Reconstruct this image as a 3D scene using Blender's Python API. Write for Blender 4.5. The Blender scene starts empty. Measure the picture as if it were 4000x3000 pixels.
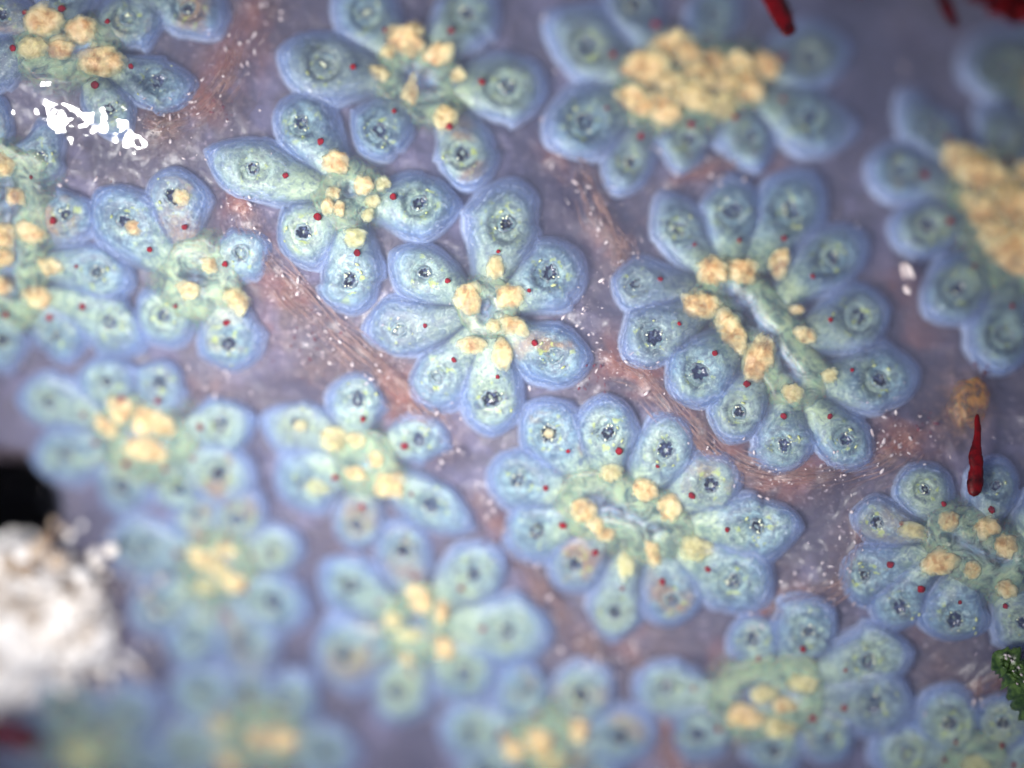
import bpy, bmesh, math, random
import numpy as np
from mathutils import Vector, Matrix
random.seed(7); RNG = np.random.default_rng(11)
SC = bpy.context.scene
COL = SC.collection
SC.unit_settings.scale_length = 0.0067      # one unit is about 6.7 mm: the frame is some 27 mm wide

# ------------------------------------------------------------------ camera, world, lamp, exposure
D = 11.11                                    # camera height over the crest of the colony
cam_d = bpy.data.cameras.new('camera'); cam = bpy.data.objects.new('camera', cam_d); COL.objects.link(cam)
cam.location = (0, 0, D); cam_d.lens = 100; cam_d.sensor_width = 36; cam_d.clip_start = 0.05; cam_d.clip_end = 200
cam_d.dof.use_dof = True; cam_d.dof.focus_distance = D - 0.07; cam_d.dof.aperture_fstop = 0.098
SC.camera = cam
wd = bpy.data.worlds.new('World'); SC.world = wd; wd.use_nodes = True
wb = wd.node_tree.nodes['Background']; wb.inputs[0].default_value = (0.64, 0.72, 1.0, 1); wb.inputs[1].default_value = 0.27
ld = bpy.data.lights.new('torch', 'SPOT'); ld.energy = 9000; ld.color = (1.0, 0.98, 0.94)
ld.shadow_soft_size = 1.6; ld.spot_size = math.radians(38); ld.spot_blend = 1.0
lo = bpy.data.objects.new('torch', ld); COL.objects.link(lo); lo.location = (-3.5, -1.7, 7.6)
lo.rotation_euler = (Vector((-0.55, 0.0, 0)) - lo.location).to_track_quat('-Z', 'Y').to_euler()
vs = SC.view_settings; vs.view_transform = 'Standard'; vs.look = 'None'; vs.exposure = 0.16; vs.gamma = 1.0; vs.use_curve_mapping = False
SC.cycles.use_denoising = True; SC.cycles.transparent_max_bounces = 24; SC.cycles.max_bounces = 5; SC.cycles.volume_bounces = 2; SC.cycles.use_adaptive_sampling = True; SC.cycles.adaptive_threshold = 0.04; SC.cycles.adaptive_min_samples = 16
SC.cycles.caustics_reflective = False; SC.cycles.caustics_refractive = False; SC.cycles.sample_clamp_indirect = 4.0

# ------------------------------------------------------------------ surface of the overgrown stone
def _h(ix, iy, s):
    n = (ix.astype(np.int64) * 374761393 + iy.astype(np.int64) * 668265263 + s * 974711) & 0x7fffffff
    n = ((n ^ (n >> 13)) * 1274126177) & 0x7fffffff
    return ((n ^ (n >> 16)) & 0xffff) / 65535.0
def vnoise(x, y, s=0):
    x = np.asarray(x, float); y = np.asarray(y, float)
    ix = np.floor(x); iy = np.floor(y); fx = x - ix; fy = y - iy
    fx = fx * fx * (3 - 2 * fx); fy = fy * fy * (3 - 2 * fy)
    a = _h(ix, iy, s); b = _h(ix + 1, iy, s); c = _h(ix, iy + 1, s); d = _h(ix + 1, iy + 1, s)
    return (a + (b - a) * fx) * (1 - fy) + (c + (d - c) * fx) * fy
def fbm(x, y, s=0, o=4):
    t = 0; a = 0.5
    for i in range(o): t = t + a * (vnoise(x * 2 ** i, y * 2 ** i, s + i * 17) - 0.5); a *= 0.55
    return t
def z0(px, py):
    """height of the surface at photo position px, py: a rounded ridge running from upper left to lower right"""
    dd = (-0.436 * (px - 500) + 0.9 * (py - 500)) / 1000.0
    return -0.60 * (np.sqrt(dd * dd + 0.16) - 0.40) - 0.62 * np.clip(-dd - 1.15, 0, 2) ** 2 - 0.14 * np.clip(dd - 0.55, 0, 2) ** 2
def W3(px, py, h=0.0):
    px = np.asarray(px, float); py = np.asarray(py, float)
    z = z0(px, py); k = (D - z) / D
    return np.stack(np.broadcast_arrays((px - 2000) / 1000 * k, (1500 - py) / 1000 * k, z + h), -1)

# ------------------------------------------------------------------ materials
def srgb(r, g, b):
    f = lambda c: c / 12.92 if c <= 0.04045 else ((c + 0.055) / 1.055) ** 2.4
    return (f(r / 255), f(g / 255), f(b / 255), 1)
class Mat:
    def __init__(s, name):
        s.m = bpy.data.materials.new(name); s.m.use_nodes = True; s.t = s.m.node_tree; s.n = s.t.nodes; s.l = s.t.links
        s.p = s.n['Principled BSDF']; s.geo = s.n.new('ShaderNodeNewGeometry')
    def put(s, sock, v):
        if isinstance(v, bpy.types.NodeSocket): s.l.new(v, sock)
        elif v is not None: sock.default_value = v
    def set(s, **k):
        names = dict(color='Base Color', rough='Roughness', alpha='Alpha', sss='Subsurface Weight', sscale='Subsurface Scale', srad='Subsurface Radius',
                     spec='Specular IOR Level', coat='Coat Weight', crough='Coat Roughness', trans='Transmission Weight', ior='IOR', normal='Normal')
        for a, v in k.items(): s.put(s.p.inputs[names[a]], v)
        return s
    def attr(s, name):
        n = s.n.new('ShaderNodeAttribute'); n.attribute_name = name; return n.outputs['Fac']
    def math(s, op, a, b=None, c=None, clamp=False):
        n = s.n.new('ShaderNodeMath'); n.operation = op; n.use_clamp = clamp
        s.put(n.inputs[0], a); s.put(n.inputs[1], b); s.put(n.inputs[2], c); return n.outputs[0]
    def noise(s, scale, detail=4, rough=0.6, dist=0.0, vec=None):
        n = s.n.new('ShaderNodeTexNoise'); n.inputs['Scale'].default_value = scale; n.inputs['Detail'].default_value = detail
        n.inputs['Roughness'].default_value = rough; n.inputs['Distortion'].default_value = dist
        s.l.new(vec or s.geo.outputs['Position'], n.inputs['Vector']); return n.outputs['Fac']
    def voro(s, scale, feat='F1', rnd=1.0):
        n = s.n.new('ShaderNodeTexVoronoi'); n.feature = feat; n.inputs['Scale'].default_value = scale; n.inputs['Randomness'].default_value = rnd
        s.l.new(s.geo.outputs['Position'], n.inputs['Vector']); return n.outputs['Distance']
    def map(s, v, a, b, c=0.0, d=1.0, smooth=True):
        n = s.n.new('ShaderNodeMapRange'); n.interpolation_type = 'SMOOTHSTEP' if smooth else 'LINEAR'
        s.put(n.inputs[0], v)
        for i, x in enumerate((a, b, c, d)): s.put(n.inputs[i + 1], x)
        return n.outputs[0]
    def mix(s, f, a, b, mode='MIX'):
        n = s.n.new('ShaderNodeMix'); n.data_type = 'RGBA'; n.blend_type = mode
        s.put(n.inputs[0], f); s.put(n.inputs[6], a); s.put(n.inputs[7], b); return n.outputs[2]
    def ramp(s, f, stops):
        n = s.n.new('ShaderNodeValToRGB'); e = n.color_ramp.elements
        while len(e) < len(stops): e.new(0.5)
        for i, (p, c) in enumerate(stops): e[i].position = p; e[i].color = c
        s.put(n.inputs[0], f); return n.outputs[0]
    def bump(s, hgt, strength=0.3, dist=0.01):
        n = s.n.new('ShaderNodeBump'); n.inputs['Strength'].default_value = strength; n.inputs['Distance'].default_value = dist
        s.l.new(hgt, n.inputs['Height']); return n.outputs[0]
    def rnd(s):
        return s.n.new('ShaderNodeObjectInfo').outputs['Random']

def mat_mantle():
    m = Mat('mantle'); e = m.attr('edge'); u = m.attr('along'); sr = m.attr('sr')
    g = m.noise(130, 2, 0.7); big = m.noise(6, 3, 0.6, 0.6); vein = m.noise(22, 4, 0.75, 2.5)
    wav = m.math('MULTIPLY_ADD', big, 0.55, e)
    stri = m.map(m.math('SINE', m.math('MULTIPLY', wav, 34.0)), 0.45, 1.0)
    col = m.mix(m.map(big, 0.35, 0.65), srgb(140, 178, 246), srgb(172, 192, 250))
    col = m.mix(m.map(m.rnd(), 0, 1, 0, 0.35), col, srgb(178, 186, 226))
    line = m.math('MULTIPLY', m.map(e, 0.45, 0.72), m.map(e, 1.0, 0.92, 0.4, 1.0)); col = m.mix(m.math('MULTIPLY', stri, 0.6), col, srgb(214, 230, 250)); col = m.mix(m.map(vein, 0.48, 0.34, 0, 0.5), col, srgb(96, 116, 190)); col = m.mix(m.math('MULTIPLY', line, 0.7), col, srgb(214, 230, 255))
    col = m.mix(m.map(g, 0.56, 0.70, 0, 0.85), col, srgb(244, 246, 252))
    a = m.math('MULTIPLY_ADD', m.math('MULTIPLY', m.map(e, 0.12, 0.42), m.map(vein, 0.36, 0.60, 0.45, 1.0)), 0.26, 0.01)
    a = m.math('MULTIPLY_ADD', line, 0.52, a)
    a = m.math('MULTIPLY_ADD', m.math('MULTIPLY', stri, m.map(vein, 0.40, 0.62)), 0.26, a)
    a = m.math('MULTIPLY_ADD', m.map(vein, 0.46, 0.70), 0.12, a)
    a = m.math('MULTIPLY_ADD', m.map(g, 0.57, 0.72), 0.26, a)
    a = m.math('MULTIPLY', a, m.map(u, 0.15, 0.55, 0.15, 1.0))
    a = m.math('MULTIPLY', a, m.map(sr, 0.20, 0.40, 0.15, 1.0), clamp=True)
    m.set(color=col, rough=0.30, spec=0.6)
    tl = m.n.new('ShaderNodeBsdfTranslucent'); m.l.new(col, tl.inputs['Color']); tp = m.n.new('ShaderNodeBsdfTransparent')
    mx = m.n.new('ShaderNodeMixShader'); mx.inputs[0].default_value = 0.25; m.l.new(m.p.outputs[0], mx.inputs[1]); m.l.new(tl.outputs[0], mx.inputs[2])
    my = m.n.new('ShaderNodeMixShader'); m.l.new(a, my.inputs[0]); m.l.new(tp.outputs[0], my.inputs[1]); m.l.new(mx.outputs[0], my.inputs[2])
    gl = m.n.new('ShaderNodeBsdfGlossy'); gl.inputs['Roughness'].default_value = 0.16; fr = m.n.new('ShaderNodeFresnel'); fr.inputs['IOR'].default_value = 1.33
    m.l.new(m.bump(m.noise(24, 4, 0.7), 0.7, 0.02), gl.inputs['Normal']); mz = m.n.new('ShaderNodeMixShader')
    m.l.new(m.math('MULTIPLY', fr.outputs[0], 0.55), mz.inputs[0]); m.l.new(my.outputs[0], mz.inputs[1]); m.l.new(gl.outputs[0], mz.inputs[2])
    m.l.new(mz.outputs[0], m.n['Material Output'].inputs['Surface'])
    v = m.n.new('ShaderNodeVolumePrincipled'); v.inputs['Color'].default_value = (0.54, 0.73, 1.0, 1); v.inputs['Density'].default_value = 11.0
    m.l.new(v.outputs[0], m.n['Material Output'].inputs['Volume']); return m.m
def mat_body():
    m = Mat('body'); u = m.attr('along'); sr = m.attr('sr'); e = m.attr('edge')
    n1 = m.noise(14, 6, 0.75, 1.2); n2 = m.noise(75, 4, 0.75); n3 = m.noise(5, 4, 0.6, 0.6); n4 = m.noise(24, 6, 0.75, 2.2)
    outer = m.mix(m.map(n1, 0.38, 0.62), srgb(70, 95, 112), srgb(138, 168, 176))
    inner = m.mix(m.map(n1, 0.38, 0.62), srgb(122, 148, 118), srgb(194, 208, 156))
    t = m.math('ADD', m.map(u, 0.05, 0.62, 1.0, 0.0), m.map(n3, 0.3, 0.7, -0.45, 0.45), clamp=True)
    col = m.mix(t, outer, inner); rn = m.rnd(); r2 = m.math('FRACT', m.math('MULTIPLY', rn, 7.13)); r3 = m.math('FRACT', m.math('MULTIPLY', rn, 23.7))
    col = m.mix(m.map(rn, 0.55, 1.0, 0, 0.45), col, srgb(168, 182, 138)); col = m.mix(m.map(r2, 0.6, 1.0, 0, 0.5), col, srgb(96, 104, 120))
    col = m.mix(m.math('MULTIPLY', m.map(r3, 0.72, 0.95, 0, 0.8), m.map(n3, 0.48, 0.62)), col, srgb(146, 104, 72))
    col = m.mix(m.map(n4, 0.52, 0.36, 0, 0.75), col, srgb(62, 76, 104))
    col = m.mix(m.map(n4, 0.55, 0.68, 0, 0.7), col, srgb(206, 220, 212))
    rings = m.math('SINE', m.math('MULTIPLY', m.math('MULTIPLY_ADD', n3, 0.20, sr), 44.0))
    col = m.mix(m.math('MULTIPLY', m.map(rings, -0.2, 1.0), m.map(sr, 0.2, 0.60, 0.30, 0.0)), col, srgb(78, 90, 106))
    col = m.mix(m.math('MULTIPLY', m.map(m.noise(30, 3, 0.6), 0.58, 0.66), m.map(sr, 0.18, 0.45, 0.7, 0.0)), col, srgb(170, 184, 92))
    col = m.mix(m.map(n2, 0.57, 0.72, 0, 0.7), col, srgb(214, 222, 218))
    col = m.mix(m.map(n2, 0.43, 0.30, 0, 0.55), col, srgb(70, 80, 104))
    a = m.map(e, 0.45, 0.98, 1.0, 0.0)
    m.set(color=col, alpha=a, rough=0.42, spec=0.4, sss=0.7, sscale=0.08, srad=(1, 1, 1), normal=m.bump(n2, 0.25, 0.010)); return m.m
def mat_siphon():
    m = Mat('siphon'); n = m.noise(70, 4, 0.75); n1 = m.noise(24, 3); h = m.attr('ring')
    col = m.mix(m.map(n1, 0.35, 0.65), srgb(66, 84, 98), srgb(122, 142, 146))
    col = m.mix(m.math('MULTIPLY', m.map(n, 0.55, 0.70, 0, 0.8), m.map(h, 0.2, 0.6)), col, srgb(206, 212, 200))
    col = m.mix(m.map(n, 0.46, 0.32, 0, 0.6), col, srgb(56, 66, 92))
    m.set(color=col, alpha=m.map(h, 0.0, 0.35, 0.0, 1.0), rough=0.35, sss=0.4, sscale=0.02, normal=m.bump(n, 0.4, 0.008)); return m.m
def simple(name, c, rough=0.4, nscale=30, c2=None, **k):
    m = Mat(name); n = m.noise(nscale, 4, 0.65)
    col = m.mix(m.map(n, 0.35, 0.68), c, c2 or tuple(x * 0.6 for x in c[:3]) + (1,))
    m.set(color=col, rough=rough, normal=m.bump(n, 0.3, 0.01), **k); return m.m
def mat_stomach():
    m = Mat('stomach'); n = m.noise(20, 5, 0.68, 0.8); n2 = m.noise(14, 3, 0.6); n3 = m.noise(60, 3, 0.7); e = m.attr('top')
    col = m.mix(m.map(n, 0.34, 0.62), srgb(182, 134, 82), srgb(228, 196, 144))
    col = m.mix(m.map(n2, 0.45, 0.72, 0, 0.5), col, srgb(236, 206, 166))
    col = m.mix(m.map(n3, 0.58, 0.74, 0, 0.4), col, srgb(238, 218, 178))
    col = m.mix(m.map(n3, 0.42, 0.30, 0, 0.35), col, srgb(168, 138, 102))
    col = m.mix(m.attr('pale'), col, m.mix(m.map(n, .35, .65), srgb(160, 166, 124), srgb(196, 194, 140)))
    col = m.mix(m.map(e, 0.95, 0.30, 0.0, 0.75), col, m.mix(m.map(n, .35, .65), srgb(150, 158, 120), srgb(196, 198, 154)))
    a = m.math('ADD', m.map(e, 0.08, 0.95, 0.0, 1.0), m.map(n2, 0.35, 0.62, -0.45, 0.15), clamp=True); a = m.math('MULTIPLY', a, 0.86)
    m.set(color=col, alpha=a, rough=0.5, spec=0.35, sss=0.8, sscale=0.07, srad=(1.1, 0.9, 0.7), normal=m.bump(n3, 0.12, 0.010)); return m.m
def mat_cloaca():
    m = Mat('cloaca'); n = m.noise(12, 6, 0.7, 1.5); n2 = m.noise(60, 4, 0.75); h = m.attr('deep')
    col = m.mix(m.map(n, 0.36, 0.64), srgb(92, 114, 112), srgb(156, 174, 140))
    col = m.mix(m.map(n2, 0.58, 0.72, 0, 0.4), col, srgb(232, 236, 228))
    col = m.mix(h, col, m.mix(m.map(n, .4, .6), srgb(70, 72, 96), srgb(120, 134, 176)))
    m.set(color=col, alpha=m.math('MULTIPLY', m.attr('rim'), m.map(n, 0.3, 0.5, 0.5, 1.0)), rough=0.4, spec=0.5, sss=0.6, sscale=0.06, normal=m.bump(m.noise(40, 3, 0.7), 0.15, 0.012)); return m.m
def mat_fibre():
    m = Mat('fibre'); n = m.noise(10, 5, 0.7); n2 = m.noise(70, 3, 0.7)
    col = m.mix(m.map(n, 0.35, 0.65), srgb(122, 84, 74), srgb(176, 140, 126)); col = m.mix(m.map(n2, 0.58, 0.72), col, srgb(226, 206, 200))
    m.set(color=col, alpha=m.map(n, 0.35, 0.70, 0.04, 0.5), rough=0.45); return m.m
def mat_ground():
    m = Mat('tunic'); f = m.noise(42, 3, 0.72, 0.4); k = m.attr('brown'); am = m.attr('amber'); n = m.attr('tone'); n2 = m.attr('cloud')
    col = m.ramp(n, [(0.25, srgb(46, 42, 64)), (0.45, srgb(66, 58, 72)), (0.62, srgb(78, 67, 71)), (0.8, srgb(92, 86, 106))])
    col = m.mix(m.map(n2, 0.52, 0.78, 0, 0.6), col, srgb(116, 110, 136)); col = m.mix(m.map(n2, 0.46, 0.22, 0, 0.7), col, srgb(50, 43, 60))
    col = m.mix(k, col, m.mix(m.map(f, 0.38, 0.65), srgb(78, 54, 44), srgb(128, 99, 82)))
    col = m.mix(m.attr('rust'), col, srgb(134, 78, 56))
    col = m.mix(am, col, m.mix(m.map(f, .4, .65), srgb(96, 66, 26), srgb(160, 114, 54)))
    col = m.mix(m.map(f, 0.58, 0.74, 0, 0.6), col, srgb(196, 182, 190))
    col = m.mix(m.map(f, 0.43, 0.30, 0, 0.65), col, srgb(66, 54, 72))
    m.set(color=col, rough=0.42, spec=0.45, coat=0.25, crough=0.22, sss=0.45, sscale=0.09, srad=(1, 1, 1), normal=m.bump(m.noise(26, 4, 0.72), 0.6, 0.022)); return m.m
def mat_amber():
    m = Mat('amber'); n = m.noise(14, 5, 0.7, 1.0)
    a = m.math('MULTIPLY', m.map(m.attr('top'), 0.1, 0.9, 0.0, 0.95), m.map(n, 0.30, 0.65, 0.3, 1.0), clamp=True)
    m.set(color=m.mix(m.map(n, .35, .65), srgb(70, 46, 16), srgb(160, 112, 48)), alpha=a, rough=0.4, sss=0.4, sscale=0.05, normal=m.bump(m.noise(40, 5), 0.5, 0.012)); return m.m
def mat_rock():
    m = Mat('pale_rock'); n = m.noise(4, 5, 0.65, 0.8); f = m.noise(18, 5, 0.7)
    col = m.mix(m.map(n, 0.34, 0.52), srgb(110, 90, 72), srgb(250, 246, 244)); col = m.mix(m.map(f, 0.44, 0.32, 0, 0.7), col, srgb(150, 124, 100))
    m.set(color=col, rough=0.3, spec=0.6, coat=0.5, crough=0.1, normal=m.bump(f, 0.5, 0.02)); return m.m
def mat_mouth():
    m = Mat('mouth'); n = m.noise(60, 3, 0.7); c = m.mix(m.map(m.rnd(), 0.2, 0.9), srgb(10, 14, 26), srgb(34, 44, 70))
    m.set(color=m.mix(m.map(n, 0.5, 0.68), c, srgb(84, 96, 130)), rough=0.25); return m.m
def mat_bead():
    m = Mat('bead'); n = m.noise(16, 4, 0.6); k = m.rnd()
    c = m.ramp(k, [(0.0, srgb(120, 92, 66)), (0.25, srgb(170, 146, 122)), (0.5, srgb(216, 206, 196)), (1.0, srgb(250, 248, 248))])
    m.set(color=m.mix(m.map(n, .4, .6, 0, .4), c, srgb(206, 190, 176)), rough=0.14, spec=0.7); return m.m
def mat_jelly():
    m = Mat('jelly'); m.n.remove(m.p); v = m.n.new('ShaderNodeVolumePrincipled'); v.inputs['Color'].default_value = (0.66, 0.70, 0.97, 1); v.inputs['Density'].default_value = 1.25
    m.l.new(v.outputs[0], m.n['Material Output'].inputs['Volume']); return m.m
def mat_film():
    m = Mat('film'); n = m.noise(5, 5, 0.65, 1.0); f = m.noise(60, 3, 0.7)
    a = m.math('MULTIPLY_ADD', m.map(n, 0.40, 0.72), 0.30, 0.02)
    a = m.math('MULTIPLY_ADD', m.map(f, 0.62, 0.74), 0.15, a)
    a = m.math('MULTIPLY', a, m.attr('veil'))
    m.set(color=m.mix(m.map(n, 0.4, 0.7), srgb(120, 116, 156), srgb(166, 158, 200)), alpha=a, rough=0.35, spec=0.5); return m.m
def mat_wet():
    m = Mat('water_film'); t = m.n.new('ShaderNodeBsdfTransparent'); g = m.n.new('ShaderNodeBsdfGlossy'); g.inputs['Roughness'].default_value = 0.09
    fr = m.n.new('ShaderNodeFresnel'); fr.inputs['IOR'].default_value = 1.8
    mx = m.n.new('ShaderNodeMixShader'); m.l.new(fr.outputs[0], mx.inputs[0]); m.l.new(t.outputs[0], mx.inputs[1]); m.l.new(g.outputs[0], mx.inputs[2])
    m.l.new(mx.outputs[0], m.n['Material Output'].inputs['Surface']); return m.m
M = dict(mantle=mat_mantle(), body=mat_body(), siphon=mat_siphon(), stomach=mat_stomach(), ground=mat_ground(), cloaca=mat_cloaca(), amber=mat_amber(), mouth=mat_mouth(), rock=mat_rock(), jelly=mat_jelly(), bead=mat_bead(), fibre=mat_fibre(), film=mat_film(), wet=mat_wet(),
    tooth=simple('tentacle', srgb(236, 238, 214), 0.25, 60, srgb(206, 216, 168)),
    fleck=simple('fleck', srgb(160, 172, 108), 0.35, 60, srgb(196, 202, 150)),
    eye=simple('eye_spot', srgb(138, 8, 24), 0.75, 60, srgb(92, 4, 16), spec=0.15),
    pit=simple('pit', srgb(62, 66, 92), 0.3, 30, srgb(92, 92, 108)),
    speck=simple('speck', srgb(220, 208, 206), 0.35, 40, srgb(176, 158, 160)),
    redspeck=simple('red_speck', srgb(104, 20, 30), 0.4, 40, srgb(70, 18, 30)),
    redalga=simple('red_alga', srgb(108, 0, 10), 0.5, 18, srgb(34, 0, 6), spec=0.25),
    green=simple('green_alga', srgb(22, 48, 14), 0.3, 26, srgb(78, 104, 46)),
    shell=simple('shell', srgb(220, 208, 206), 0.4, 20, srgb(170, 150, 150)),
    void=simple('void', srgb(14, 6, 12), 0.7, 20, srgb(6, 3, 6)))

# ------------------------------------------------------------------ helpers
def mesh_obj(name, verts, faces, mat, parent=None, attrs=None, smooth=True, origin=None):
    me = bpy.data.meshes.new(name); verts = np.asarray(verts, float)
    o = bpy.data.objects.new(name, me); COL.objects.link(o)
    if origin is not None: verts = verts - np.asarray(origin)
    me.from_pydata(verts.tolist(), [], faces); me.update()
    for k, v in (attrs or {}).items():
        a = me.attributes.new(k, 'FLOAT', 'POINT'); a.data.foreach_set('value', np.ascontiguousarray(v, dtype=np.float32))
    if smooth: me.polygons.foreach_set('use_smooth', [True] * len(me.polygons))
    me.materials.append(mat)
    if parent is not None: o.parent = parent
    elif origin is not None: o.location = origin
    return o
def tag(o, label=None, cat=None, group=None, kind=None):
    if label: o['label'] = label
    if cat: o['category'] = cat
    if group: o['group'] = group
    if kind: o['kind'] = kind
    return o
def empty(name, loc):
    o = bpy.data.objects.new(name, None); COL.objects.link(o); o.location = loc; o.empty_display_size = 0.05; return o
_ico = {}
def ico(level):
    if level not in _ico:
        bm = bmesh.new(); bmesh.ops.create_icosphere(bm, subdivisions=level, radius=1.0)
        v = np.array([x.co[:] for x in bm.verts]); f = [[x.index for x in p.verts] for p in bm.faces]; bm.free(); _ico[level] = (v, f)
    return _ico[level]
class Acc:
    def __init__(s): s.v = []; s.f = []; s.n = 0
    def add(s, v, f):
        s.v.append(np.asarray(v)); s.f += [[i + s.n for i in q] for q in f]; s.n += len(v)
    def obj(s, name, mat, parent=None, origin=None, **k): return mesh_obj(name, np.concatenate(s.v), s.f, mat, parent, origin=origin, **k)
def blob(px, py, h, rx, ry, rz, ang=0.0, level=2, lump=0.0, freq=3.0, seed=0, flat=False):
    """a lumpy ellipsoid whose radii are given in photo pixels"""
    v, f = ico(level); v = v.copy()
    if lump:
        s = seed * 7.31
        n = np.array([fbm(a[0] * freq + s + a[2] * 1.7, a[1] * freq - s + a[2] * 2.3, seed, 3) for a in v]) if False else \
            fbm(v[:, 0] * freq + s + v[:, 2] * 1.7, v[:, 1] * freq - s + v[:, 2] * 2.3, seed, 3)
        v = v * (1 + lump * 2.0 * n)[:, None] if not flat else v * np.stack([1 + lump * 2 * n, 1 + lump * 2 * n, 1 + 0.3 * n], 1)
    c, s_ = math.cos(ang), math.sin(ang)
    x = v[:, 0] * rx; y = v[:, 1] * ry
    X = px + x * c - y * s_; Y = py + x * s_ + y * c
    b = W3(px, py, h); k = (D - b[2]) / D / 1000
    return np.stack([b[0] + (X - px) * k, b[1] - (Y - py) * k, b[2] + v[:, 2] * rz * k], 1), f
def grid_faces(n, m, wrap=False):
    F = []
    for i in range(n - 1):
        for j in range(m if wrap else m - 1):
            j2 = (j + 1) % m
            F.append([i * m + j, (i + 1) * m + j, (i + 1) * m + j2, i * m + j2])
    return F
def seg_dist(px, py, pts):
    d = np.full(np.shape(px), 1e9)
    for (ax, ay), (bx, by) in zip(pts[:-1], pts[1:]):
        l2 = (bx - ax) ** 2 + (by - ay) ** 2
        t = np.clip(((px - ax) * (bx - ax) + (py - ay) * (by - ay)) / l2, 0, 1)
        d = np.minimum(d, np.hypot(px - ax - t * (bx - ax), py - ay - t * (by - ay)))
    return d
def smooth_path(pts, n):
    p = np.array(pts, float); p = np.vstack([2 * p[0] - p[1], p, 2 * p[-1] - p[-2]]); out = []
    for t in np.linspace(0, len(pts) - 1 - 1e-6, n):
        i = int(t); f = t - i; a, b, c, d = p[i], p[i + 1], p[i + 2], p[i + 3]
        out.append(0.5 * (2 * b + (c - a) * f + (2 * a - 5 * b + 4 * c - d) * f * f + (3 * b - a - 3 * c + d) * f ** 3))
    return np.array(out)

# ------------------------------------------------------------------ where the stars stand
# every star: label, centre line, zooids (eye spot, siphon, tip, width, pointedness), stomachs (place, size, turn, paleness), reach
STARS = []
def star(*a): STARS.append(a)
star('upper left star with cream stomachs just above the wet white highlights', [(210, 200), (330, 190)],
     [(518, 265, 620, 320, 775, 330, 215, .7), (428, 90, 506, 76, 660, 60, 240), (620, -110, 741, 36, 855, 150, 240), (377, 337, 430, 430, 505, 530, 190), (104, 53, 15, 60, -110, 60, 200), (58, 194, -30, 250, -120, 330, 210), (250, 40, 265, -30, 270, -160, 230)],
     [(175, 90, 135, 115), (328, 124, 120, 105), (241, 195, 120, 80), (395, 240, 165, 115), (140, 190, 110, 90, 0, .5)], 170)
star('star cut by the side edge, ochre stomachs scattered down its middle', [(40, 720), (40, 1130)],
     [(128, 696, 165, 615, 150, 460, 210), (217, 866, 262, 840, 345, 780, 240), (307, 1043, 385, 1066, 520, 1120, 240), (331, 1200, 434, 1262, 560, 1370, 240), (200, 1240, 223, 1315, 265, 1425, 200), (30, 1230, 12, 1330, 30, 1460, 210), (-60, 620, -40, 500, 10, 380, 200)],
     [(30, 645, 80, 90), (75, 770, 70, 80), (130, 910, 110, 80, 20), (25, 920, 90, 90), (20, 1010, 90, 80), (205, 1045, 90, 70, 30), (160, 1160, 110, 80, 30), (15, 1120, 80, 70)], 190)
star('pale green five-petalled star with one big red spot below the wet highlights', [(760, 1090)],
     [(593, 978, 494, 868, 380, 740, 270), (727, 890, 680, 770, 690, 650, 240), (884, 1034, 945, 990, 1060, 960, 240), (692, 1199, 645, 1235, 535, 1290, 250), (891, 1262, 898, 1344, 915, 1450, 250)],
     [(536, 892, 70, 60), (717, 778, 70, 60, 30), (823, 1040, 70, 60, 40), (741, 1135, 95, 70, 20), (931, 1175, 110, 85, 40, .4)], 200)
star('six-petalled star at the top with two bright orange stomachs', [(1600, 300), (1680, 340)],
     [(1383, 271, 1277, 250, 1085, 200, 290), (1506, 124, 1437, 57, 1330, -70, 250), (1763, 128, 1826, 60, 1940, -20, 270), (1883, 326, 1980, 343, 2138, 350, 310), (1543, 439, 1485, 512, 1400, 590, 250), (1757, 499, 1808, 603, 1815, 745, 240)],
     [(1580, 165, 165, 135, -20), (1705, 229, 130, 85, -45), (1482, 289, 90, 60, 20, .4), (1603, 374, 60, 130, 10, .2), (1735, 464, 90, 100, 0, .3), (1790, 301, 60, 60, 0, .2), (1520, 205, 70, 60, 0, .2)], 170)
star('five-petalled star with small orange stomachs between the top star and the central one', [(1370, 760)],
     [(1256, 558, 1181, 485, 1105, 385, 240), (1120, 689, 991, 660, 800, 585, 230, .6), (1540, 772, 1639, 796, 1800, 800, 260, .5), (1246, 852, 1187, 910, 1085, 945, 250), (1398, 992, 1369, 1096, 1386, 1230, 265)],
     [(1316, 639, 115, 90), (1422, 729, 75, 70), (1307, 757, 55, 50), (1283, 808, 50, 60), (1329, 820, 48, 62), (1458, 790, 55, 50, 0, .5), (1495, 720, 60, 50, 0, .7), (1392, 928, 80, 70, 0, .8), (1440, 840, 50, 50, 0, .6)], 170)
star('sharp seven-petalled star in the middle with a ring of orange stomachs', [(1898, 1205)],
     [(1947, 985, 1978, 877, 2000, 695, 300), (1750, 1099, 1660, 1067, 1525, 985, 250), (2067, 1137, 2148, 1067, 2272, 990, 270), (1663, 1273, 1559, 1291, 1412, 1285, 240), (2088, 1340, 2166, 1389, 2315, 1395, 250), (1774, 1407, 1707, 1470, 1605, 1560, 235), (1944, 1472, 1920, 1558, 1920, 1705, 265)],
     [(1826, 1166, 95, 125), (1989, 1157, 105, 90), (1935, 1050, 65, 90, 0, .3), (2007, 1275, 110, 70, 25), (1962, 1383, 75, 110), (1844, 1350, 105, 65, 10), (1930, 1270, 60, 50, 0, .4)], 150)
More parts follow.
